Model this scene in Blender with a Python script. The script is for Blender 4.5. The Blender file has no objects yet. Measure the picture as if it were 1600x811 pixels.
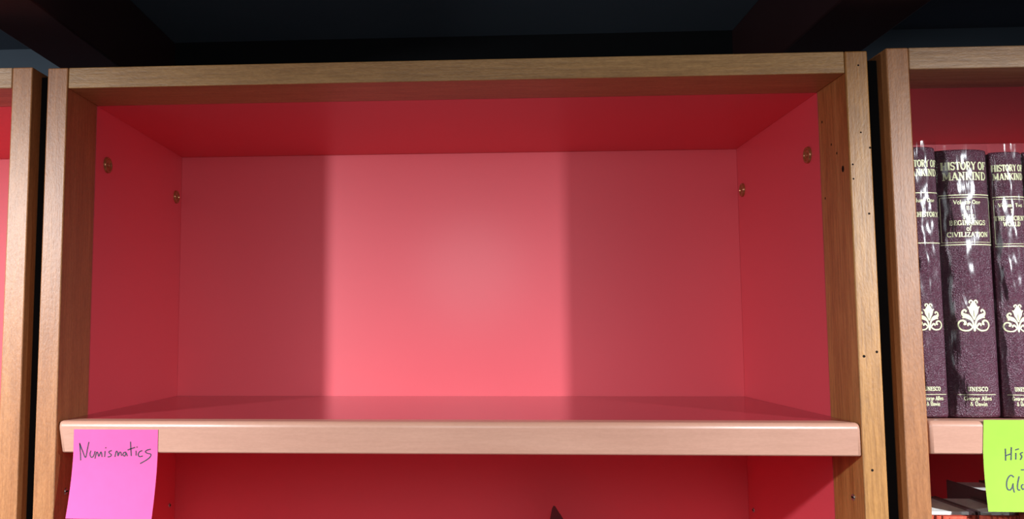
import bpy, bmesh, math, random
from mathutils import Matrix, Vector
random.seed(4)
S = bpy.context.scene
C = S.collection
Z0 = 2.0                       # top of the bookcases above the floor

# ------------------------------------------------------------------ camera
def rot(p, r, y):
    return Matrix.Rotation(y, 3, 'Z') @ Matrix.Rotation(p, 3, 'X') @ Matrix.Rotation(r, 3, 'Y')
M = rot(0.0827, 0.0031, 0.0553)
cam = bpy.data.cameras.new('camera'); co = bpy.data.objects.new('camera', cam); C.objects.link(co)
bm_ = Matrix((M.col[0], M.col[2], -M.col[1])).transposed().to_4x4()
bm_.translation = Vector((0.4027, -0.759, Z0 - 0.2533))
co.matrix_world = bm_
cam.sensor_width = 36; cam.lens = 1308.84 / 1600 * 36
cam.shift_x = (800 - 666.14) / 1600; cam.shift_y = (412.67 - 405.5) / 1600
cam.clip_start = 0.01
S.camera = co

# ------------------------------------------------------------------ world, lamps, exposure
w = bpy.data.worlds.new('world'); S.world = w; w.use_nodes = True
w.node_tree.nodes['Background'].inputs[0].default_value = (0.75, 0.85, 1.0, 1)
w.node_tree.nodes['Background'].inputs[1].default_value = 0.05
def spot(name, loc, aim, power, radius, cone=165, blend=1.0, col=(0.92, 1.0, 1.05)):
    l = bpy.data.lights.new(name, 'SPOT'); l.energy = power; l.shadow_soft_size = radius
    l.spot_size = math.radians(cone); l.spot_blend = blend; l.color = col
    o = bpy.data.objects.new(name, l); C.objects.link(o); o.location = loc
    o.rotation_euler = (Vector(aim) - Vector(loc)).to_track_quat('-Z', 'Y').to_euler()
LX, RX, LY, LZ = -0.394, 1.202, -0.66, Z0 - 0.030
spot('aisle_lamp', (LX, LY, LZ), (-0.17, 0.0, Z0 - 0.94), 80, 0.017, 125)
spot('aisle_lamp', (RX, LY, LZ), (0.93, 0.0, Z0 - 0.94), 72, 0.017, 125)
spot('aisle_lamp', (0.40, -0.80, Z0 - 0.10), (0.40, 0.3, Z0 - 0.70), 7.0, 0.13, 130)
def bulb(name, loc, power, radius, col=(0.92, 1.0, 1.05)):      # light that leaves the lamp sideways and upwards
    l = bpy.data.lights.new(name, 'POINT'); l.energy = power; l.shadow_soft_size = radius; l.color = col
    o = bpy.data.objects.new(name, l); C.objects.link(o); o.location = loc
bulb('aisle_lamp_spill', (LX, LY, LZ), 8, 0.02)
bulb('aisle_lamp_spill', (RX, LY, LZ), 0.4, 0.02)
vs = S.view_settings
vs.view_transform = 'Standard'; vs.look = 'None'; vs.gamma = 1; vs.use_curve_mapping = False
vs.exposure = -0.14

# ------------------------------------------------------------------ materials
class N:
    def __init__(s, name):
        s.m = bpy.data.materials.new(name); s.m.use_nodes = True; s.t = s.m.node_tree
        s.b = s.t.nodes['Principled BSDF']; s.out = s.t.nodes['Material Output']
    def n(s, typ, **kw):
        k = s.t.nodes.new(typ)
        for a, v in kw.items():
            if a in k.inputs.keys(): k.inputs[a].default_value = v
            else: setattr(k, a, v)
        return k
    def l(s, a, b): s.t.links.new(a, b)
    def set(s, **kw):
        for a, v in kw.items():
            s.b.inputs[a.replace('_', ' ')].default_value = v
        return s
    def coords(s, scale):
        tc = s.n('ShaderNodeTexCoord'); mp = s.n('ShaderNodeMapping'); mp.inputs['Scale'].default_value = scale
        oi = s.n('ShaderNodeObjectInfo'); ad = s.n('ShaderNodeVectorMath', operation='ADD')
        ml = s.n('ShaderNodeVectorMath', operation='SCALE'); ml.inputs[0].default_value = (3.1, 7.7, 5.3)
        s.l(oi.outputs['Random'], ml.inputs['Scale'])
        s.l(tc.outputs['Object'], ad.inputs[0]); s.l(ml.outputs[0], ad.inputs[1])
        s.l(ad.outputs[0], mp.inputs['Vector']); return mp.outputs[0]
    def noise(s, vec, scale, detail=3, rough=0.5, dist=0.0):
        k = s.n('ShaderNodeTexNoise'); k.inputs['Scale'].default_value = scale
        k.inputs['Detail'].default_value = detail; k.inputs['Roughness'].default_value = rough
        k.inputs['Distortion'].default_value = dist
        s.l(vec, k.inputs['Vector']); return k.outputs['Fac']
    def ramp(s, fac, stops):
        r = s.n('ShaderNodeValToRGB'); e = r.color_ramp.elements
        while len(e) < len(stops): e.new(0.5)
        for i, (p, c) in enumerate(stops):
            e[i].position = p; e[i].color = (c[0], c[1], c[2], 1)
        s.l(fac, r.inputs[0]); return r.outputs[0]
    def mix(s, fac, a, b, mode='MIX'):
        k = s.n('ShaderNodeMix', data_type='RGBA', blend_type=mode)
        if isinstance(fac, float): k.inputs[0].default_value = fac
        else: s.l(fac, k.inputs[0])
        s.l(a, k.inputs[6])
        if isinstance(b, tuple): k.inputs[7].default_value = (b[0], b[1], b[2], 1)
        else: s.l(b, k.inputs[7])
        return k.outputs[2]
    def bump(s, h, strength, dist=0.001):
        k = s.n('ShaderNodeBump'); k.inputs['Strength'].default_value = strength; k.inputs['Distance'].default_value = dist
        s.l(h, k.inputs['Height']); s.l(k.outputs[0], s.b.inputs['Normal'])
    def col(s, c): s.l(c, s.b.inputs['Base Color'])

def plain(name, c, rough=0.5, metal=0.0, spec=0.5, var=0.06, scale=60):
    k = N(name); k.set(Roughness=rough, Metallic=metal, Specular_IOR_Level=spec)
    v = k.coords((1, 1, 1)); f = k.noise(v, scale, 4)
    k.col(k.ramp(f, [(0.3, tuple(x * (1 - var) for x in c)), (0.7, tuple(min(1, x * (1 + var)) for x in c))]))
    return k.m

def wood(name, axis, dark, mid, light, rough=0.46, lines=1.0, fleck=1.0, relief=0.32):
    k = N(name); k.set(Roughness=rough, Specular_IOR_Level=0.55)
    long = 2.2; sc = [40, 40, 40]; sc[axis] = long
    v = k.coords(tuple(sc)); f = k.noise(v, 1.0, 5, 0.55, 0.6)
    base = k.ramp(f, [(0.28, dark), (0.5, mid), (0.75, light)])
    sc2 = [420, 420, 420]; sc2[axis] = 28
    v2 = k.coords(tuple(sc2)); g = k.noise(v2, 1.0, 3, 0.6)
    a = k.ramp(g, [(0.35, (0.72, 0.66, 0.6)), (0.62, (1.08, 1.05, 1.02))])
    c = k.mix(0.55 * lines, base, a, 'MULTIPLY')
    sc3 = [700, 700, 700]; sc3[axis] = 240
    v3 = k.coords(tuple(sc3)); h = k.noise(v3, 1.0, 2, 0.6)
    b = k.ramp(h, [(0.4, (0.82, 0.78, 0.74)), (0.62, (1.1, 1.1, 1.1))])
    c = k.mix(0.5 * fleck, c, b, 'MULTIPLY')
    vb = k.coords((5, 5, 5)); q = k.noise(vb, 1.0, 2)
    c = k.mix(0.6, c, k.ramp(q, [(0.3, (0.85, 0.8, 0.76)), (0.7, (1.05, 1.05, 1.05))]), 'MULTIPLY')
    k.col(c)
    ad = k.n('ShaderNodeMath', operation='ADD'); k.l(g, ad.inputs[0]); k.l(h, ad.inputs[1])
    k.bump(ad.outputs[0], relief, 0.0006)
    return k.m

X, Y, Z = 0, 1, 2
CH = ((0.32, 0.116, 0.040), (0.41, 0.164, 0.060), (0.47, 0.205, 0.080))     # cherry
PN = ((0.38, 0.152, 0.038), (0.47, 0.216, 0.062), (0.54, 0.270, 0.088))     # knotty, yellower
MAT = dict(
    post=wood('cherry_wood_upright', Z, *CH),
    pine=wood('knotty_wood_upright', Z, *PN, lines=1.6, fleck=0.6),
    rail=wood('pale_wood_rail', X, (0.36, 0.175, 0.058), (0.43, 0.220, 0.078), (0.49, 0.265, 0.10), lines=1.2),
    rail_grey=wood('streaked_wood_rail', X, (0.33, 0.17, 0.09), (0.45, 0.24, 0.11), (0.50, 0.31, 0.19), lines=1.4),
    lip=wood('pink_beech_lip', X, (0.52, 0.265, 0.19), (0.55, 0.285, 0.205), (0.58, 0.31, 0.225), rough=0.36, lines=0.25, fleck=0.3, relief=0.06),
)
k = N('red_laminate'); k.set(Roughness=0.55, Specular_IOR_Level=1.0, Coat_Weight=0.22, Coat_Roughness=0.22)
v = k.coords((1, 1, 1)); f = k.noise(v, 3.0, 2)
k.col(k.ramp(f, [(0.3, (0.79, 0.070, 0.097)), (0.7, (0.83, 0.077, 0.106))]))
k.bump(k.noise(v, 260, 2), 0.03, 0.0004); MAT['red'] = k.m
k = N('maroon_gloss_laminate'); k.set(Roughness=0.40, Specular_IOR_Level=0.5, Coat_Weight=0.8, Coat_Roughness=0.14)
v = k.coords((1, 1, 1)); f = k.noise(v, 3.0, 2)
k.col(k.ramp(f, [(0.3, (0.33, 0.030, 0.040)), (0.7, (0.36, 0.034, 0.045))]))
k.bump(k.noise(v, 260, 2), 0.02, 0.0004); MAT['shelf_red'] = k.m
MAT['brass'] = plain('amber_cap_plastic', (0.42, 0.16, 0.06), 0.22, 0.45)
MAT['steel'] = plain('nickel_pin', (0.5, 0.47, 0.42), 0.3, 0.9)
MAT['hole'] = plain('dark_hole', (0.012, 0.008, 0.007), 0.8, spec=0.1)
MAT['black'] = plain('black_filler_and_shade', (0.008, 0.008, 0.009), 0.8, spec=0.1)  # gap strips; also the stand-in for shade above the middle bookcase
MAT['ceil'] = plain('slate_blue_paint', (0.15, 0.19, 0.235), 0.7, spec=0.2, scale=8)
MAT['beam'] = plain('black_beam_paint', (0.050, 0.019, 0.020), 0.42, spec=0.4, scale=10)
MAT['floor'] = plain('pale_floor', (0.5, 0.46, 0.42), 0.5, scale=20)  # unseen floor, made pale so it bounces light upwards
MAT['pages'] = plain('page_paper', (0.80, 0.79, 0.74), 0.9, spec=0.2, var=0.1, scale=300)
MAT['orange'] = plain('orange_red_cloth', (0.72, 0.10, 0.05), 0.55, scale=400)
MAT['grey'] = plain('mauve_grey_board', (0.16, 0.10, 0.105), 0.4, scale=300)
MAT['leaflet'] = plain('maroon_card', (0.12, 0.015, 0.02), 0.4, scale=100)
MAT['ink'] = plain('dark_ink', (0.018, 0.018, 0.045), 0.6)
MAT['gold'] = plain('gilt_foil', (0.95, 0.88, 0.50), 0.5, 0.1, var=0.18, scale=1500)
def paper(name, c):
    k = N(name); k.set(Roughness=0.75, Specular_IOR_Level=0.2)
    v = k.coords((1, 1, 1)); f = k.noise(v, 90, 5, 0.6)
    k.col(k.ramp(f, [(0.3, tuple(x * 0.95 for x in c)), (0.7, c)])); k.bump(f, 0.12, 0.0006); return k.m
MAT['pink'] = paper('neon_pink_paper', (0.86, 0.108, 0.32))
MAT['green'] = paper('neon_green_paper', (0.315, 0.50, 0.056))
k = N('maroon_leather'); k.set(Roughness=0.42, Specular_IOR_Level=0.9)
v = k.coords((1, 1, 1)); vo = k.n('ShaderNodeTexVoronoi', feature='F1'); vo.inputs['Scale'].default_value = 900
k.l(v, vo.inputs['Vector']); nz = k.noise(v, 420, 4, 0.6)
k.col(k.ramp(nz, [(0.3, (0.075, 0.014, 0.030)), (0.7, (0.135, 0.028, 0.055))]))
ad = k.n('ShaderNodeMath', operation='ADD'); k.l(vo.outputs['Distance'], ad.inputs[0]); k.l(nz, ad.inputs[1])
k.bump(ad.outputs[0], 0.7, 0.0012); MAT['leather'] = k.m
# clear jacket: thin film, mostly transparent, Fresnel gloss with wrinkles
k = N('clear_plastic_film'); k.t.nodes.remove(k.b)
tr = k.n('ShaderNodeBsdfTransparent'); tr.inputs[0].default_value = (0.93, 0.93, 0.95, 1)
gl = k.n('ShaderNodeBsdfGlossy'); gl.inputs['Roughness'].default_value = 0.17
fr = k.n('ShaderNodeFresnel'); fr.inputs[0].default_value = 1.36
v = k.coords((60, 60, 11)); nz = k.noise(v, 1.0, 3, 0.55, 1.2)
bp = k.n('ShaderNodeBump'); bp.inputs['Strength'].default_value = 0.15; bp.inputs['Distance'].default_value = 0.004
k.l(nz, bp.inputs['Height']); k.l(bp.outputs[0], gl.inputs['Normal']); k.l(bp.outputs[0], fr.inputs['Normal'])
mx = k.n('ShaderNodeMixShader'); k.l(fr.outputs[0], mx.inputs[0]); k.l(tr.outputs[0], mx.inputs[1]); k.l(gl.outputs[0], mx.inputs[2])
k.l(mx.outputs[0], k.out.inputs['Surface']); MAT['film'] = k.m

# ------------------------------------------------------------------ mesh helpers
def link(name, me, mat=None, parent=None, loc=(0, 0, 0)):
    o = bpy.data.objects.new(name, me); C.objects.link(o); o.location = loc
    if mat: me.materials.clear(); me.materials.append(MAT[mat])
    if parent: o.parent = parent
    return o
def mesh(bm, name, smooth=None, flat=False):
    me = bpy.data.meshes.new(name); bm.normal_update(); bm.to_mesh(me); bm.free()
    if smooth: me.shade_smooth(); me.set_sharp_from_angle(angle=math.radians(smooth))
    if flat:
        big = max(p.area for p in me.polygons)
        for p in me.polygons:
            if p.area > 0.2 * big: p.use_smooth = False
    return me
def box_bm(x0, x1, y0, y1, z0, z1, bev=0.0, seg=2):
    bm = bmesh.new(); bmesh.ops.create_cube(bm, size=1)
    for q in bm.verts:
        q.co = Vector(((x0 + x1) / 2 + q.co.x * (x1 - x0), (y0 + y1) / 2 + q.co.y * (y1 - y0), (z0 + z1) / 2 + q.co.z * (z1 - z0)))
    if bev: bmesh.ops.bevel(bm, geom=bm.edges[:], offset=bev, segments=seg, affect='EDGES', profile=0.5)
    return bm
def box(name, x0, x1, y0, y1, z0, z1, mat, parent=None, bev=0.0, seg=2):
    c = Vector(((x0 + x1) / 2, (y0 + y1) / 2, (z0 + z1) / 2))
    bm = box_bm(x0 - c.x, x1 - c.x, y0 - c.y, y1 - c.y, z0 - c.z, z1 - c.z, bev, seg)
    o = link(name, mesh(bm, name, 50 if bev else None, bool(bev)), mat, parent, c)
    if parent and parent.type != 'EMPTY': o.location = c - parent.matrix_basis.translation
    return o
def empty(name, loc, label, cat, group=None):
    o = bpy.data.objects.new(name, None); C.objects.link(o); o.location = loc; o.empty_display_size = 0.05
    tag(o, label, cat, group); return o
def tag(o, label, cat, group=None):
    o['label'] = label; o['category'] = cat
    if group: o['group'] = group
    return o
def struct(o): o['kind'] = 'structure'; return o
def lathe(profile, n=24):
    bm = bmesh.new(); rings = []
    for r, z in profile:
        if r < 1e-7: rings.append([bm.verts.new((0, 0, z))])
        else: rings.append([bm.verts.new((r * math.cos(2 * math.pi * i / n), r * math.sin(2 * math.pi * i / n), z)) for i in range(n)])
    for a, b in zip(rings, rings[1:]):
        for i in range(n):
            j = (i + 1) % n
            if len(a) == 1 and len(b) == 1: continue
            if len(a) == 1: bm.faces.new((a[0], b[i], b[j]))
            elif len(b) == 1: bm.faces.new((a[i], b[0], a[j]))
            else: bm.faces.new((a[i], b[i], b[j], a[j]))
    bmesh.ops.recalc_face_normals(bm, faces=bm.faces[:])
    return bm

# ------------------------------------------------------------------ room shell
struct(box('floor', -2.4, 3.2, -3.0, 0.45, -0.05, 0.0, 'floor'))
struct(box('wall_back', -2.4, 3.2, 0.335, 0.45, 0.0, Z0 + 0.139, 'ceil'))
struct(box('ceiling', -2.4, 3.2, -3.0, 0.45, Z0 + 0.139, Z0 + 0.24, 'ceil'))
for i, (a, b) in enumerate([(-0.067, 0.004), (0.742, 0.826), (-0.85, -0.775), (1.52, 1.60)]):
    struct(box('trim_%d' % (i + 1), a, b, -3.0, 0.335, Z0 + 0.050, Z0 + 0.139, 'beam', bev=0.002))
struct(box('trim_5', -0.0142, -0.0005, 0.0165, 0.334, 0.0, Z0 - 0.004, 'black'))
struct(box('trim_6', 0.7605, 0.7755, 0.0165, 0.334, 0.0, Z0 - 0.004, 'black'))

struct(box('trim_7', 0.0042, 0.7418, 0.322, 0.3345, Z0 + 0.0005, Z0 + 0.1385, 'black'))  # black board added where the centre bay wall is only in shade

# ------------------------------------------------------------------ bookcases
T = 0.02; D1 = 0.0634; D2 = 0.3145; W = 0.76
SHELVES = (-0.3324, -0.640, -1.000, -1.420, -1.780)
cap_me = mesh(lathe([(0, 0.0011), (0.0012, 0.0011), (0.0016, 0.0004), (0.0022, 0.0004), (0.0026, 0.0012), (0.0055, 0.0014), (0.0062, 0.0024), (0.0078, 0.0024), (0.0085, 0.0014), (0.0085, 0.0)], 28), 'screw_cap', 40)
pin_me = mesh(lathe([(0, 0.0008), (0.0028, 0.0008), (0.0030, 0.0004), (0.0030, 0.0)], 16), 'shelf_pin', 40)
slot_me = mesh(box_bm(-0.0006, 0.0006, -0.0024, 0.0024, 0.0, 0.0011), 'pin_slot')
hole_me = mesh(lathe([(0, 0.00012), (0.0009, 0.00012), (0.0010, 0.0)], 10), 'nail_hole')
for m_, k_ in ((cap_me, 'brass'), (pin_me, 'steel'), (slot_me, 'hole'), (hole_me, 'hole')): m_.materials.append(MAT[k_])

def shelf_lip(x0, x1, z, slant=0.0):
    # rounded front-top edge profile swept along X, rounded ends; the lower left corner is set in
    t = 0.0285; r = 0.0052; prof = [(0.022, -t), (0.0012, -t), (0.0, -t + 0.0012)]
    for i in range(7):
        a = math.pi / 2 * i / 6; prof.append((r - r * math.cos(a), -r + r * math.sin(a)))
    prof.append((0.022, 0.0))
    xc = (x0 + x1) / 2; bm = bmesh.new(); rings = []
    e = 0.003
    for x, ins in ((x0, 1), (x0 + e * 0.3, 0.3), (x0 + e, 0), (x1 - e, 0), (x1 - e * 0.3, 0.3), (x1, 1)):
        ring = []
        for (y, zz) in prof:
            yy = y + ins * e * 0.7 if y < 0.02 else y
            zc = zz - ins * e * 0.7 if zz > -0.01 else zz
            sl = slant * (-zz / t) if x < xc else 0
            ring.append(bm.verts.new((x - xc + sl, yy, zc)))
        rings.append(ring)
    n = len(prof)
    for a, b in zip(rings, rings[1:]):
        for i in range(n):
            j = (i + 1) % n; bm.faces.new((a[i], a[j], b[j], b[i]))
    bm.faces.new(rings[0]); bm.faces.new(rings[-1])
    bmesh.ops.recalc_face_normals(bm, faces=bm.faces[:])
    return mesh(bm, 'lip', 50, True), xc

def bookcase(x0, dz, label, left_wood, right_wood, rail_wood, slant=0.0):
    u = empty('bookcase', (x0, 0, 0), label, 'bookcase', 'matching bookcases along the wall')
    top = Z0 + dz
    pl = box('post', 0, T, 0, D1, 0, top, left_wood, u, 0.0012)
    pr = box('post', W - T, W, 0, D1, 0, top, right_wood, u, 0.0012)
    box('top_rail', T + 0.0003, W - T - 0.0003, 0.0004, D1, top - T, top, rail_wood, u, 0.0009)
    sl = box('side_panel', 0.001, T, D1 + 0.0002, D2 + 0.012, 0.0, top - 0.002, 'red', u)
    sr = box('side_panel', W - T, W - 0.001, D1 + 0.0002, D2 + 0.012, 0.0, top - 0.002, 'red', u)
    box('top_panel', T + 0.0002, W - T - 0.0002, D1 + 0.0002, D2 + 0.011, top - T, top - 0.002, 'red', u)
    box('back_panel', T + 0.0002, W - T - 0.0002, D2, D2 + 0.011, 0.0, top - T - 0.0002, 'red', u)
    box('plinth', T + 0.0003, W - T - 0.0003, 0.012, 0.032, 0.0, 0.09, rail_wood, u)
    def onside(me, nm, par, yy, zz, left):
        o = link(nm, me, None, par)
        o.rotation_euler = (0, math.radians(90 if left else -90), 0)
        o.location = Vector((T if left else W - T, yy, top + zz)) - par.location
        return o
    for left, par, post in ((True, sl, pl), (False, sr, pr)):
        onside(cap_me, 'screw_cap', par, 0.0898, -0.0760, left)
        onside(cap_me, 'screw_cap', par, 0.2948, -0.0762, left)
        for yy, zz, pp in ((0.2957, -0.4675, par), (0.0218, -0.3999, post)):
            p = onside(pin_me, 'shelf_pin', pp, yy, zz, left)
            s_ = link('pin_slot', slot_me, None, pp); s_.location = p.location; s_.rotation_euler = p.rotation_euler
    for i, z in enumerate(SHELVES):
        zz = top + z
        b = box('shelf', T + 0.0008, W - T - 0.0008, 0.0222, D2 - 0.0006, zz - 0.019, zz - 0.0002, 'shelf_red' if i == 0 else 'red', u)
        me, xc = shelf_lip(T + 0.0012, W - T - 0.0006, zz, slant if i == 0 else 0.0)
        lo = link('edge_lip', me, 'lip', b); lo.location = Vector((xc, 0, zz)) - b.location
    return u, pl, pr

main, mpl, mpr = bookcase(0.0, 0.0, 'wood-framed bookcase in the middle with an empty red top compartment', 'post', 'pine', 'rail', 0.0045)
bookcase(-0.7747, 0.0013, 'wood-framed bookcase cut off by the left edge, a strip of bright red inside showing', 'post', 'post', 'rail_grey')
bookcase(0.7762, 0.0022, 'wood-framed bookcase at the right holding dark maroon bound books', 'post', 'post', 'rail_grey')
# nail holes and small knots of the knotty right post
for x, z in [(0.7516, -0.0132), (0.7511, -0.0748), (0.7585, -0.0889), (0.7428, -0.1038), (0.7429, -0.1168), (0.755, -0.1483), (0.7449, -0.2744), (0.756, -0.2706), (0.7475, -0.3727)]:
    o = link('nail_hole', hole_me, None, mpr); o.rotation_euler = (math.radians(90), 0, 0)
    o.location = Vector((x, 0.0, Z0 + z)) - mpr.location; s = random.uniform(0.8, 1.3); o.scale = (s, s, 1)
for i, (y, z) in enumerate([(0.054, -0.0515), (0.0357, -0.0776), (0.0249, -0.0882), (0.0138, -0.1051), (0.0542, -0.1256)]):
    o = link('knot', hole_me, None, mpr); o.rotation_euler = (0, math.radians(-90), math.radians(0))
    o.location = Vector((W - T, y, Z0 + z)) - mpr.location; s = 2.4 if i == 3 else 1.0; o.scale = (s * 1.3, s, 1)

# ------------------------------------------------------------------ ribbons: lettering, ornament, handwriting
def resample(pts, step):
    out = [pts[0]]
    for a, b in zip(pts, pts[1:]):
        L = math.hypot(b[0] - a[0], b[1] - a[1]); n = max(1, math.ceil(L / step))
        for i in range(1, n + 1):
            t = i / n; out.append(tuple(a[k] + (b[k] - a[k]) * t for k in range(len(a))))
    return out
def catmull(pts, n=6):
    if len(pts) < 3: return pts
    P = [pts[0]] + list(pts) + [pts[-1]]; out = []
    for i in range(1, len(P) - 2):
        for j in range(n):
            t = j / n; r = []
            for k in range(len(P[0])):
                a, b, c, d = P[i - 1][k], P[i][k], P[i + 1][k], P[i + 2][k]
                r.append(0.5 * (2 * b + (c - a) * t + (2 * a - 5 * b + 4 * c - d) * t * t + (3 * b - a - 3 * c + d) * t ** 3))
            out.append(tuple(r))
    out.append(tuple(pts[-1])); return out
def ribbon(bm, pts, fmap, width=None, cross=1, ext=0.0):
    """pts: (u, v[, width]); fmap(u, v) -> xyz on the carrying surface"""
    q = []
    for p in pts:
        if not q or math.hypot(p[0] - q[-1][0], p[1] - q[-1][1]) > 1e-7: q.append(p)
    if len(q) < 2: return
    rows = []
    for i, p in enumerate(q):
        a = q[max(0, i - 1)]; b = q[min(len(q) - 1, i + 1)]
        dx, dy = b[0] - a[0], b[1] - a[1]; L = math.hypot(dx, dy) or 1; nx, ny = -dy / L, dx / L
        wd = (p[2] if width is None else width) / 2
        ex = 0 if 0 < i < len(q) - 1 else (-ext if i == 0 else ext)
        cx, cy = p[0] + ex * dx / L, p[1] + ex * dy / L
        rows.append([bm.verts.new(fmap(cx + nx * wd * s, cy + ny * wd * s)) for s in [(-1 + 2 * j / (cross)) for j in range(cross + 1)]])
    for a, b in zip(rows, rows[1:]):
        for j in range(cross): bm.faces.new((a[j], a[j + 1], b[j + 1], b[j]))

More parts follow.
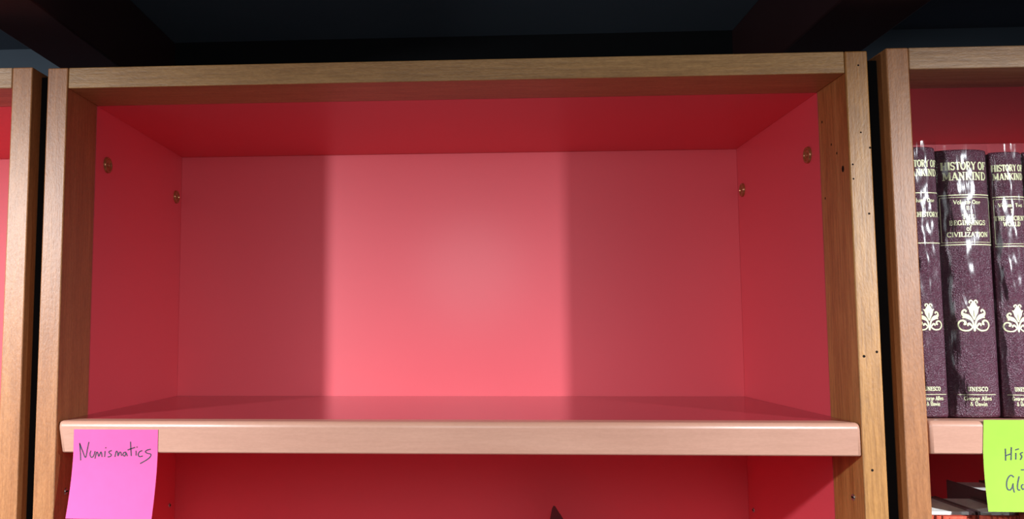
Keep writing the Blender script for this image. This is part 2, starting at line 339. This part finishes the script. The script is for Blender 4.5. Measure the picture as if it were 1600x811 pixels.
# stroke alphabet (cap height 1): (strokes [(points, weight)], advance); weight k = thick, t = thin
KT, TT = 0.20, 0.10
def arc(cx, cy, rx, ry, a0, a1, n=12):
    return [(cx + rx * math.cos(math.radians(a0 + (a1 - a0) * i / n)), cy + ry * math.sin(math.radians(a0 + (a1 - a0) * i / n))) for i in range(n + 1)]
def serif(x, y, h=0.15): return ([(x - h, y), (x + h, y)], TT)
def stem(x, y0=0.0, y1=1.0, a=True, b=True, h=0.16):
    r = [([(x, y0), (x, y1)], KT)]
    if a: r.append(serif(x, y0 + TT / 2, h))
    if b: r.append(serif(x, y1 - TT / 2, h))
    return r
G = {
 'H': (stem(.2) + stem(.72) + [([(.2, .5), (.72, .5)], TT)], .95), 'I': (stem(.2), .42),
 'S': ([(arc(.33, .73, .25, .23, 20, 270) + arc(.33, .27, .25, .23, 90, -160), .15), ([(.58, .72), (.58, 1.)], .07), ([(.07, .28), (.07, 0)], .07)], .70),
 'T': (stem(.4, b=False) + [([(.03, .94), (.77, .94)], TT), ([(.05, .95), (.05, .7)], .08), ([(.75, .95), (.75, .7)], .08)], .82),
 'O': ([(arc(.42, .5, .33, .45, 0, 360, 24), .17)], .86),
 'R': (stem(.2, b=False) + [([(.05, .95), (.45, .95)] + arc(.45, .73, .22, .22, 90, -90) + [(.2, .5)], .12), ([(.42, .5), (.72, .04), (.85, .04)], .15)], .88),
 'Y': ([([(.1, .97), (.42, .5)], .17), ([(.74, .97), (.42, .5)], .1), ([(.42, .5), (.42, 0)], KT), serif(.42, .05), serif(.1, .95, .13), serif(.74, .95, .12)], .84),
 'F': (stem(.2) + [([(.2, .95), (.66, .95), (.66, .72)], TT), ([(.2, .52), (.5, .52)], TT), ([(.5, .64), (.5, .4)], .07)], .74),
 'M': ([([(.18, 0), (.18, 1)], .1), ([(.2, .97), (.52, .15)], .19), ([(.52, .15), (.86, .97)], .1), ([(.86, 0), (.86, 1)], KT), serif(.18, .05), serif(.86, .05), serif(.14, .95, .1), serif(.9, .95, .1)], 1.08),
 'A': ([([(.12, .02), (.42, .98)], .1), ([(.42, .98), (.74, .02)], .19), ([(.22, .33), (.62, .33)], TT), serif(.12, .05, .13), serif(.74, .05, .14)], .88),
 'N': ([([(.18, 0), (.18, 1)], .1), ([(.18, .97), (.72, .03)], .19), ([(.72, 0), (.72, 1)], .1), serif(.18, .05), serif(.12, .95, .12), serif(.72, .95)], .92),
 'K': (stem(.2) + [([(.7, .95), (.25, .42)], .1), ([(.38, .56), (.72, .05)], .18), serif(.7, .95, .13), serif(.76, .05, .13)], .92),
 'D': (stem(.2, a=False, b=False) + [([(.05, .95), (.4, .95)] + arc(.4, .5, .34, .45, 90, -90, 16) + [(.05, .05)], .13)], .86),
 'V': ([([(.1, .97), (.42, .05)], .18), ([(.42, .05), (.74, .97)], .1), serif(.1, .95, .13), serif(.74, .95, .12)], .84),
 'U': ([([(.2, 1), (.2, .35)] + arc(.45, .33, .25, .28, 180, 360) + [(.7, 1)], .15), serif(.2, .95), serif(.7, .95)], .9),
 'E': (stem(.2, a=False, b=False) + [([(.05, .95), (.66, .95), (.66, .73)], TT), ([(.05, .05), (.7, .05), (.7, .28)], TT), ([(.2, .5), (.5, .5)], TT), ([(.5, .62), (.5, .38)], .07)], .78),
 'B': (stem(.2, a=False, b=False) + [([(.05, .95), (.42, .95)] + arc(.42, .735, .2, .215, 90, -90) + [(.2, .52)], .12), ([(.42, .52)] + arc(.44, .285, .24, .235, 90, -90) + [(.05, .05)], .12)], .8),
 'G': ([(arc(.43, .5, .34, .45, 40, 330, 20), .15), ([(.72, .0), (.72, .42)], .15), ([(.5, .42), (.84, .42)], .09), ([(.7, .7), (.7, 1.)], .07)], .92),
 'C': ([(arc(.43, .5, .34, .45, 40, 320, 20), .15), ([(.7, .7), (.7, 1.)], .07)], .80),
 'Z': ([([(.1, .74), (.1, .95), (.66, .95)], TT), ([(.64, .95), (.12, .05)], .18), ([(.1, .05), (.68, .05), (.68, .28)], TT)], .78),
 'L': (stem(.2) + [([(.2, .05), (.7, .05), (.7, .3)], TT)], .76),
 'P': (stem(.2, b=False) + [([(.05, .95), (.45, .95)] + arc(.45, .71, .23, .24, 90, -90) + [(.2, .47)], .12)], .76),
 'W': ([([(.08, .97), (.32, .05)], .17), ([(.32, .05), (.54, .95)], .09), ([(.54, .95), (.76, .05)], .17), ([(.76, .05), (1.0, .97)], .09), serif(.08, .95, .12), serif(1.0, .95, .12)], 1.1),
 'o': ([(arc(.3, .33, .23, .3, 0, 360, 18), .14)], .62),
 'l': ([([(.16, 0), (.16, 1.02)], .16), serif(.16, .04, .13), ([(.05, .98), (.16, .98)], .08)], .34),
 'u': ([([(.16, .64), (.16, .25)] + arc(.33, .22, .17, .18, 180, 330) + [(.52, .3)], .12), ([(.54, .66), (.54, 0)], .14), ([(.54, .04), (.66, .04)], .08)], .68),
 'm': ([([(.15, 0), (.15, .64)], .15), ([(.15, .45)] + arc(.3, .45, .15, .17, 160, 0) + [(.45, 0)], .13), ([(.45, .45)] + arc(.6, .45, .15, .17, 160, 0) + [(.75, 0)], .13), serif(.15, .04, .12), serif(.45, .04, .1), serif(.77, .04, .12)], .92),
 'n': ([([(.15, 0), (.15, .64)], .15), ([(.15, .45)] + arc(.33, .43, .18, .19, 160, 0) + [(.51, 0)], .14), serif(.15, .04, .12), serif(.51, .04, .12)], .66),
 'e': ([([(.1, .36), (.52, .36)] + arc(.31, .36, .21, .27, 0, 300, 18), .12)], .62),
 'f': ([([(.18, 0), (.18, .8)] + arc(.33, .8, .15, .18, 180, 40), .13), ([(.03, .62), (.36, .62)], .08), serif(.18, .04, .12)], .42),
 'r': ([([(.15, 0), (.15, .64)], .15), ([(.15, .42)] + arc(.32, .44, .16, .17, 160, 60), .12), serif(.15, .04, .12)], .46),
 'g': ([(arc(.28, .38, .19, .22, 0, 360, 16), .12), ([(.48, .62), (.48, -.05)] + arc(.28, -.08, .2, .17, 0, -160), .12)], .6),
 'w': ([([(.06, .64), (.22, .04), (.38, .6), (.54, .04), (.7, .64)], .11)], .78),
 'i': ([([(.15, 0), (.15, .62)], .15), serif(.15, .04, .12), ([(.15, .82), (.15, .96)], .16)], .34),
 '&': ([([(.78, .05), (.28, .66)] + arc(.38, .8, .14, .15, 200, -60, 12) + [(.16, .38)] + arc(.33, .25, .22, .2, 150, 330, 10) + [(.74, .5)], .11)], .86),
 ' ': ([], .36),
}
def text(bm, s, uc, v, h, fmap, width=None, track=0.0):
    tot = sum(G[c][1] + track for c in s) - track
    sx = (width / tot) if width else h
    u = uc - tot * sx / 2
    for c in s:
        st, adv = G[c]
        for pts, wd in st:
            wd = wd * 1.15
            pp = [(u + a * sx, v + b * h) for a, b in pts]
            ribbon(bm, resample(pp, 0.0012), fmap, wd * (sx + h) / 2)
        u += (adv + track) * sx

ORN = [
 [(.02, .70, .04), (.08, .95, .12), (.14, 1.2, .25), (.14, 1.42, .29), (.08, 1.66, .18), (.04, 1.86, .07)],
 [(.20, 1.34, .14), (.29, 1.46, .12), (.38, 1.53, .04)],
 [(.03, 1.80, .07), (.10, 1.91, .09), (.19, 1.90, .09), (.25, 1.81, .08), (.19, 1.75, .05)],
 [(.05, .18, .09), (.07, .45, .11), (.16, .70, .14), (.36, .88, .27), (.56, .98, .26), (.68, 1.12, .14), (.64, 1.27, .10), (.53, 1.33, .10), (.46, 1.25, .10), (.50, 1.19, .05)],
 [(.56, .88, .14), (.65, .84, .08), (.70, .85, .03)],
 [(.07, .40, .06), (.14, .20, .09), (.32, .05, .10), (.55, .02, .09), (.80, .10, .09), (.94, .34, .09), (.86, .58, .10), (.68, .66, .11), (.54, .57, .14), (.55, .44, .15), (.64, .43, .12)],
 [(.08, .18, .04), (.17, .32, .10), (.28, .45, .12), (.38, .42, .13), (.40, .30, .06)],
]
def ornament(bm, uc, v0, half, fmap):
    for s in (1, -1):
        for st in ORN:
            pp = catmull([(uc + s * a * half, v0 + b * half, c * half) for a, b, c in st], 5)
            ribbon(bm, pp, fmap, None, cross=2)
    ribbon(bm, catmull([(uc, v0 + .32 * half, .03 * half), (uc, v0 + .16 * half, .15 * half), (uc, v0 + .03 * half, .14 * half), (uc, v0 - .03 * half, .05 * half)], 4), fmap, None, 2)

# ------------------------------------------------------------------ maroon books on the right shelf
ZS = Z0 + 0.0022 - 0.3324 + 0.0003
def bound_book(x0, x1, height, label, lines, film_up, ornw, titlew, h1, box_lines=True):
    w_ = x1 - x0; hw = w_ / 2; y0 = 0.021; depth = 0.185; bul = min(0.0075, w_ * 0.16)
    b = empty('bound_book', ((x0 + x1) / 2, y0, ZS), label, 'book', 'maroon bound books on the right-hand shelf')
    def ysp(u, off=0.0):
        t = max(-1, min(1, u / hw)); return bul * (1 - math.sqrt(max(0, 1 - (0.94 * t) ** 2))) / (1 - math.sqrt(1 - 0.94 ** 2)) - off
    # spine: curved shell with rounded head and tail
    bm = bmesh.new(); nu, rows = 20, []
    prof = [(0.006, 0.0), (0.0022, 0.0003), (0.0005, 0.0014), (0, 0.0035)]
    zs = [(zz, in_) for in_, zz in prof] + [(height * i / 8, 0) for i in range(1, 8)] + [(height - zz, in_) for in_, zz in reversed(prof)]
    for zz, in_ in zs:
        rows.append([bm.verts.new(((-1 + 2 * i / nu) * (hw - 0.0004), ysp((-1 + 2 * i / nu) * hw) + in_, zz)) for i in range(nu + 1)])
    for a, c in zip(rows, rows[1:]):
        for i in range(nu): bm.faces.new((a[i], a[i + 1], c[i + 1], c[i]))
    link('spine', mesh(bm, 'spine', 60), 'leather', b)
    for s in (-1, 1):
        xa, xb = sorted((s * (hw - 0.0004), s * (hw - 0.0032)))
        box('cover_board', xa, xb, bul + 0.0004, depth, 0.0, height - 0.001, 'leather', b, 0.0008)
    box('page_block', -hw + 0.0034, hw - 0.0034, bul + 0.006, depth - 0.004, 0.0035, height - 0.0045, 'pages', b)
    f = lambda u, v_: (u, ysp(u, 0.00025), v_)
    rl = [([(-hw * 0.96, height * 0.825), (hw * 0.96, height * 0.825)], 0.00085), ([(-hw * 0.96, height * 0.638), (hw * 0.96, height * 0.638)], 0.00085)]
    if box_lines:
        zb, zt = height * 0.638 + 0.0022, height * 0.825 - 0.0022; xe = hw * 0.93
        rl += [([(-xe, zt), (xe, zt)], 0.0004), ([(-xe, zb), (xe, zb)], 0.0004), ([(-xe, zb), (-xe, zt)], 0.0004), ([(xe, zb), (xe, zt)], 0.0004)]
    for pts_, wd_ in rl:
        bm = bmesh.new(); ribbon(bm, resample(pts_, 0.002), f, wd_); link('rule_line', mesh(bm, 'rule_line'), 'gold', b)
    bm = bmesh.new()
    text(bm, 'HISTORY OF', 0, height * 0.938 - h1 * 0.6, h1, f, titlew)
    text(bm, 'MANKIND', 0, height * 0.938 - h1 * 0.6 - h1 * 1.28, h1, f, titlew * 0.96)
    link('title_lettering', mesh(bm, 'title_lettering'), 'gold', b)
    bm = bmesh.new()
    for s, fr_, hh, wd in lines: text(bm, s, 0, height * fr_, hh, f, wd)
    link('volume_lettering', mesh(bm, 'volume_lettering'), 'gold', b)
    bm = bmesh.new(); ornament(bm, 0, height * 0.318, ornw / 2, f)
    link('ornament', mesh(bm, 'ornament'), 'gold', b)
    bm = bmesh.new(); k_ = min(1.0, w_ / 0.040)
    text(bm, 'UNESCO', 0, height * 0.098, 0.0037, f, 0.0180 * k_)
    ribbon(bm, resample([(-0.0165 * k_, height * 0.085), (0.0165 * k_, height * 0.085)], 0.002), f, 0.0005)
    text(bm, 'George Allen', 0, height * 0.064, 0.0036, f, 0.0240 * k_)
    text(bm, '& Unwin', 0, height * 0.044, 0.0036, f, 0.0150 * k_)
    link('publisher_lettering', mesh(bm, 'publisher_lettering'), 'gold', b)
    # loose clear jacket round the spine, standing a little above the head
    bm = bmesh.new(); rows = []; nz_ = 46; rnd = random.Random(int(x0 * 1e5)); ph = [rnd.uniform(0, 6.28) for _ in range(6)]
    for j in range(nz_ + 1):
        t = j / nz_; zz = 0.0006 + t * (height + film_up - 0.0006); row = []
        for i in range(nu + 1):
            s = -1 + 2 * i / nu
            wv = 0.00035 * math.sin(31 * t + 3.1 * s + ph[0]) + 0.0003 * math.sin(67 * t - 5 * s + ph[1]) + 0.00025 * math.sin(9 * s + 12 * t + ph[2])
            top_ = 0.0006 * math.sin(14 * s + ph[3]) if j == nz_ else 0
            row.append(bm.verts.new((s * (hw - 0.0001), ysp(s * hw, 0.0023) + wv, zz + top_)))
        rows.append(row)
    for a, c in zip(rows, rows[1:]):
        for i in range(nu): bm.faces.new((a[i], a[i + 1], c[i + 1], c[i]))
    o = link('plastic_jacket', mesh(bm, 'plastic_jacket', 60), 'film', b); o['label'] = 'clear wrinkled plastic jacket'
    return b
TOPZ = lambda z: Z0 + z - ZS
bound_book(0.7974, 0.8284, TOPZ(-0.0836), 'narrow maroon bound book partly hidden behind the wooden post, PREHISTORY on its spine',
           [('Volume One', .790, 0.0036, 0.0220), ('I', .768, 0.0036, None), ('PREHISTORY', .735, 0.0046, 0.0290)], 0.0040, 0.0245, 0.0300, 0.0066, False)
bound_book(0.8290, 0.8752, TOPZ(-0.0865), 'thickest maroon bound book, THE BEGINNINGS of CIVILIZATION in gilt on its spine',
           [('Volume One', .790, 0.0038, 0.0240), ('II', .768, 0.0036, None), ('THE', .733, 0.0044, 0.0110), ('BEGINNINGS', .711, 0.0044, 0.0320), ('of', .690, 0.0044, None), ('CIVILIZATION', .667, 0.0044, 0.0360)], 0.0036, 0.0285, 0.0400, 0.0074)
last = bound_book(0.8758, 0.9046, TOPZ(-0.0893), 'maroon bound book cut by the right edge, THE ANCIENT WORLD on its spine',
           [('Volume Two', .786, 0.0036, 0.0210), ('I', .764, 0.0036, None), ('THE ANCIENT', .735, 0.0042, 0.0275), ('WORLD', .713, 0.0042, 0.0150)], 0.0062, 0.0250, 0.0275, 0.0062)

def row_on(src, n, step, label, skip):
    for i in range(n):
        c = src.copy(); C.objects.link(c); c.location.x = src.location.x + (i + 1) * step; c['label'] = label
        for ch in src.children:
            if ch.name.split('.')[0] in skip: continue
            d = ch.copy(); C.objects.link(d); d.parent = c
row_on(last, 10, 0.0296, 'maroon bound book in the unseen row added beyond the right edge', ('title_lettering', 'volume_lettering', 'publisher_lettering', 'ornament', 'rule_line'))  # row carried on out of view, added to keep the shelf dark

# ------------------------------------------------------------------ jacketed books on the shelf below
Z2 = Z0 + 0.0022 - 0.640 + 0.0003
def jacket_book(x0, x1, ztop, label, depth):
    h = Z0 + ztop - Z2; w_ = x1 - x0; hw = w_ / 2
    b = empty('jacketed_book', ((x0 + x1) / 2, 0.006, Z2), label, 'book', 'orange-spined books on the lower right shelf')
    bm = bmesh.new(); pr = []
    for i in range(13):
        s = -1 + 2 * i / 12; pr.append((s * (hw - 0.0002), 0.0045 * s * s))
    pr += [((hw - 0.0002), 0.0062), (-(hw - 0.0002), 0.0062)]
    lo = [bm.verts.new((x, y, 0)) for x, y in pr]; hi = [bm.verts.new((x, y, h - 0.003)) for x, y in pr]
    n = len(pr)
    for i in range(n): bm.faces.new((lo[i], lo[(i + 1) % n], hi[(i + 1) % n], hi[i]))
    bm.faces.new(hi); bm.faces.new(lo)
    bmesh.ops.recalc_face_normals(bm, faces=bm.faces[:])
    link('spine', mesh(bm, 'spine', 40), 'orange', b)
    for s in (-1, 1):
        xa, xb = sorted((s * (hw - 0.0002), s * (hw - 0.0022)))
        box('cover_board', xa, xb, 0.0064, depth, 0.0, h, 'grey', b, 0.0006)
    box('page_block', -hw + 0.0024, hw - 0.0024, 0.014, depth - 0.004, 0.003, h - 0.0018, 'pages', b)
    bm = bmesh.new(); rows = []
    for j in range(25):
        zz = 0.001 + (h + 0.0028 - 0.001) * j / 24; row = []
        for i in range(25):
            s = -1 + 2 * i / 24
            row.append(bm.verts.new((s * (hw - 0.0001), 0.0045 * s * s - 0.0012 + 0.0004 * math.sin(23 * s + 40 * x0 + j * 0.9) + (0.0016 * (j - 21) / 3 if j > 21 else 0), zz + (0.0006 * math.sin(19 * s + 70 * x0) if j == 24 else 0))))
        rows.append(row)
    for a, c in zip(rows, rows[1:]):
        for i in range(24): bm.faces.new((a[i], a[i + 1], c[i + 1], c[i]))
    o = link('plastic_jacket', mesh(bm, 'plastic_jacket', 60), 'film', b); o['label'] = 'clear wrinkled plastic jacket'
    return b
jacket_book(0.7972, 0.8400, -0.4095, 'orange-spined book in clear plastic on the lower right shelf, next to the post', 0.105)
jacket_book(0.8412, 0.8742, -0.4095, 'orange-spined book in clear plastic with pale pages, partly below the green note', 0.078)
last = jacket_book(0.8752, 0.9090, -0.4010, 'taller book behind the green note on the lower right shelf, its grey side showing', 0.118)

row_on(last, 8, 0.0350, 'orange-spined book in the unseen lower row added beyond the right edge', ())  # out-of-view books added so the lower compartment stays dark

# ------------------------------------------------------------------ pointed leaflet in the lower middle compartment
lf = empty('leaflet', (0.497, 0.262, Z0 - 0.640), 'dark maroon pointed leaflet tip poking up at the bottom of the middle bookcase', 'leaflet')
def leaf(dx, dy, tip):
    bm = bmesh.new(); pts = [(-0.030, 0), (0.045, 0), (0.045, tip - 0.085), (0.018, tip - 0.028), (0.0015, tip - 0.0006), (-0.0005, tip), (-0.0022, tip - 0.003), (-0.005, tip - 0.016), (-0.012, tip - 0.06), (-0.030, tip - 0.15)]
    a = [bm.verts.new((x + dx, dy, z)) for x, z in pts]; c = [bm.verts.new((x + dx, dy + 0.0009, z)) for x, z in pts]
    bm.faces.new(a); bm.faces.new(c[::-1])
    for i in range(len(pts)): bm.faces.new((a[i], a[(i + 1) % len(pts)], c[(i + 1) % len(pts)], c[i]))
    bmesh.ops.recalc_face_normals(bm, faces=bm.faces[:])
    return mesh(bm, 'sheet')
link('sheet', leaf(0, 0, 0.1825), 'leaflet', lf); link('sheet', leaf(0.006, 0.004, 0.173), 'leaflet', lf)

# ------------------------------------------------------------------ sticky notes
def note(name, label, x0, ztop, wd, ht, hold, curl, lean, mat, strokes, yoff=-0.0004):
    """sheet stuck to the lip along its top, free end curling towards the aisle"""
    def f(u, v_, off=0.0):            # u across 0..wd, v_ down 0..ht
        t = max(0.0, (v_ - hold) / (ht - hold)); y = yoff - curl * t ** 1.6 - 0.0006 * math.sin(3.1 * u / wd) * t
        return (u + lean * (v_ / ht), y - off, -v_)
    o_ = empty(name, (x0, 0.0, ztop), label, 'sticky note', None)
    bm = bmesh.new(); n = 32
    g = [[bm.verts.new(f(wd * i / n, ht * j / n)) for i in range(n + 1)] for j in range(n + 1)]
    for j in range(n):
        for i in range(n): bm.faces.new((g[j][i], g[j + 1][i], g[j + 1][i + 1], g[j][i + 1]))
    o = link('paper_sheet', mesh(bm, 'paper_sheet'), mat, o_)
    md = o.modifiers.new('thickness', 'SOLIDIFY'); md.thickness = 0.00015; md.offset = 1
    bm = bmesh.new()
    for st in strokes:
        # strokes are given as (X, Z below the bookcase top) on the sheet
        pts = []
        for X_, Zz in st:
            v_ = ztop - Z0 - Zz; pts.append((X_ - x0 - lean * (v_ / ht), v_))
        sm = catmull(pts, 5) if len(pts) > 2 else resample(pts, 0.001)
        ribbon(bm, sm, lambda a, c: f(a, c, 0.00035), 0.00105, 1, 0.0003)
    link('handwriting', mesh(bm, 'handwriting'), 'ink', o_)
    return o_
NUM = [[(0.0426, -0.3523), (0.0435, -0.3605), (0.0442, -0.3674)], [(0.0429, -0.353), (0.0458, -0.3599), (0.0486, -0.3651), (0.0499, -0.3581), (0.0512, -0.3513)], [(0.0532, -0.3592), (0.0526, -0.3623), (0.0541, -0.3649), (0.0561, -0.3635), (0.0572, -0.3595)], [(0.0575, -0.3658), (0.0586, -0.3607), (0.0597, -0.3607), (0.0609, -0.364), (0.0623, -0.3607), (0.0631, -0.3604), (0.064, -0.3643)], [(0.0666, -0.3594), (0.0664, -0.3643)], [(0.0669, -0.3563), (0.0674, -0.3563)], [(0.0725, -0.3589), (0.0703, -0.3597), (0.0708, -0.3612), (0.0726, -0.3625), (0.0716, -0.3641), (0.0696, -0.3644)], [(0.076, -0.3642), (0.077, -0.3596), (0.0783, -0.3603), (0.0788, -0.3635), (0.0802, -0.3603), (0.0814, -0.3606), (0.082, -0.3632)], [(0.0861, -0.3601), (0.084, -0.3606), (0.0834, -0.3627), (0.0852, -0.3636), (0.0862, -0.3608), (0.0874, -0.3634)], [(0.0901, -0.351), (0.0906, -0.3579), (0.0912, -0.3633)], [(0.0878, -0.3581), (0.0942, -0.3559)], [(0.0954, -0.3591), (0.0956, -0.3629)], [(0.096, -0.3556), (0.0965, -0.3555)], [(0.101, -0.3588), (0.0987, -0.3598), (0.0975, -0.3622), (0.0989, -0.3641), (0.1017, -0.3635)], [(0.1088, -0.3575), (0.1059, -0.3582), (0.1041, -0.3597), (0.1061, -0.3611), (0.1092, -0.3619), (0.1087, -0.3643), (0.1055, -0.367), (0.1, -0.3701)]]
note('sticky_note', 'neon pink sticky note reading Numismatics on the shelf edge', 0.0368, Z0 - 0.3398, 0.0785, 0.0775, 0.020, 0.012, 0.0005, 'pink', NUM)
HIS = [[(0.8594, -0.3539), (0.8591, -0.3587), (0.8586, -0.3633)], [(0.8645, -0.3526), (0.8638, -0.3581), (0.8631, -0.3629)], [(0.859, -0.3595), (0.8641, -0.3578)], [(0.8678, -0.3574), (0.8671, -0.3624)], [(0.8679, -0.3545), (0.8704, -0.3538)], [(0.8733, -0.3568), (0.8714, -0.3578), (0.8724, -0.3602), (0.8709, -0.3626)], [(0.8704, -0.3712), (0.8725, -0.3711)],
       [(0.8631, -0.3771), (0.8619, -0.3759), (0.8603, -0.376), (0.8578, -0.3788), (0.8562, -0.3833), (0.8564, -0.3868), (0.8583, -0.3876), (0.8606, -0.3852), (0.8616, -0.3824), (0.8612, -0.3857), (0.8614, -0.3894)], [(0.8676, -0.3768), (0.8658, -0.3814), (0.8647, -0.3857), (0.865, -0.3874), (0.8663, -0.3875)], [(0.8698, -0.3832), (0.8685, -0.3838), (0.8681, -0.3856), (0.8689, -0.387), (0.8704, -0.3862)]]
note('sticky_note', 'neon yellow-green sticky note with handwriting, cut by the right edge', 0.8428, Z0 - 0.3292, 0.0775, 0.0760, 0.022, 0.009, -0.0055, 'green', HIS)
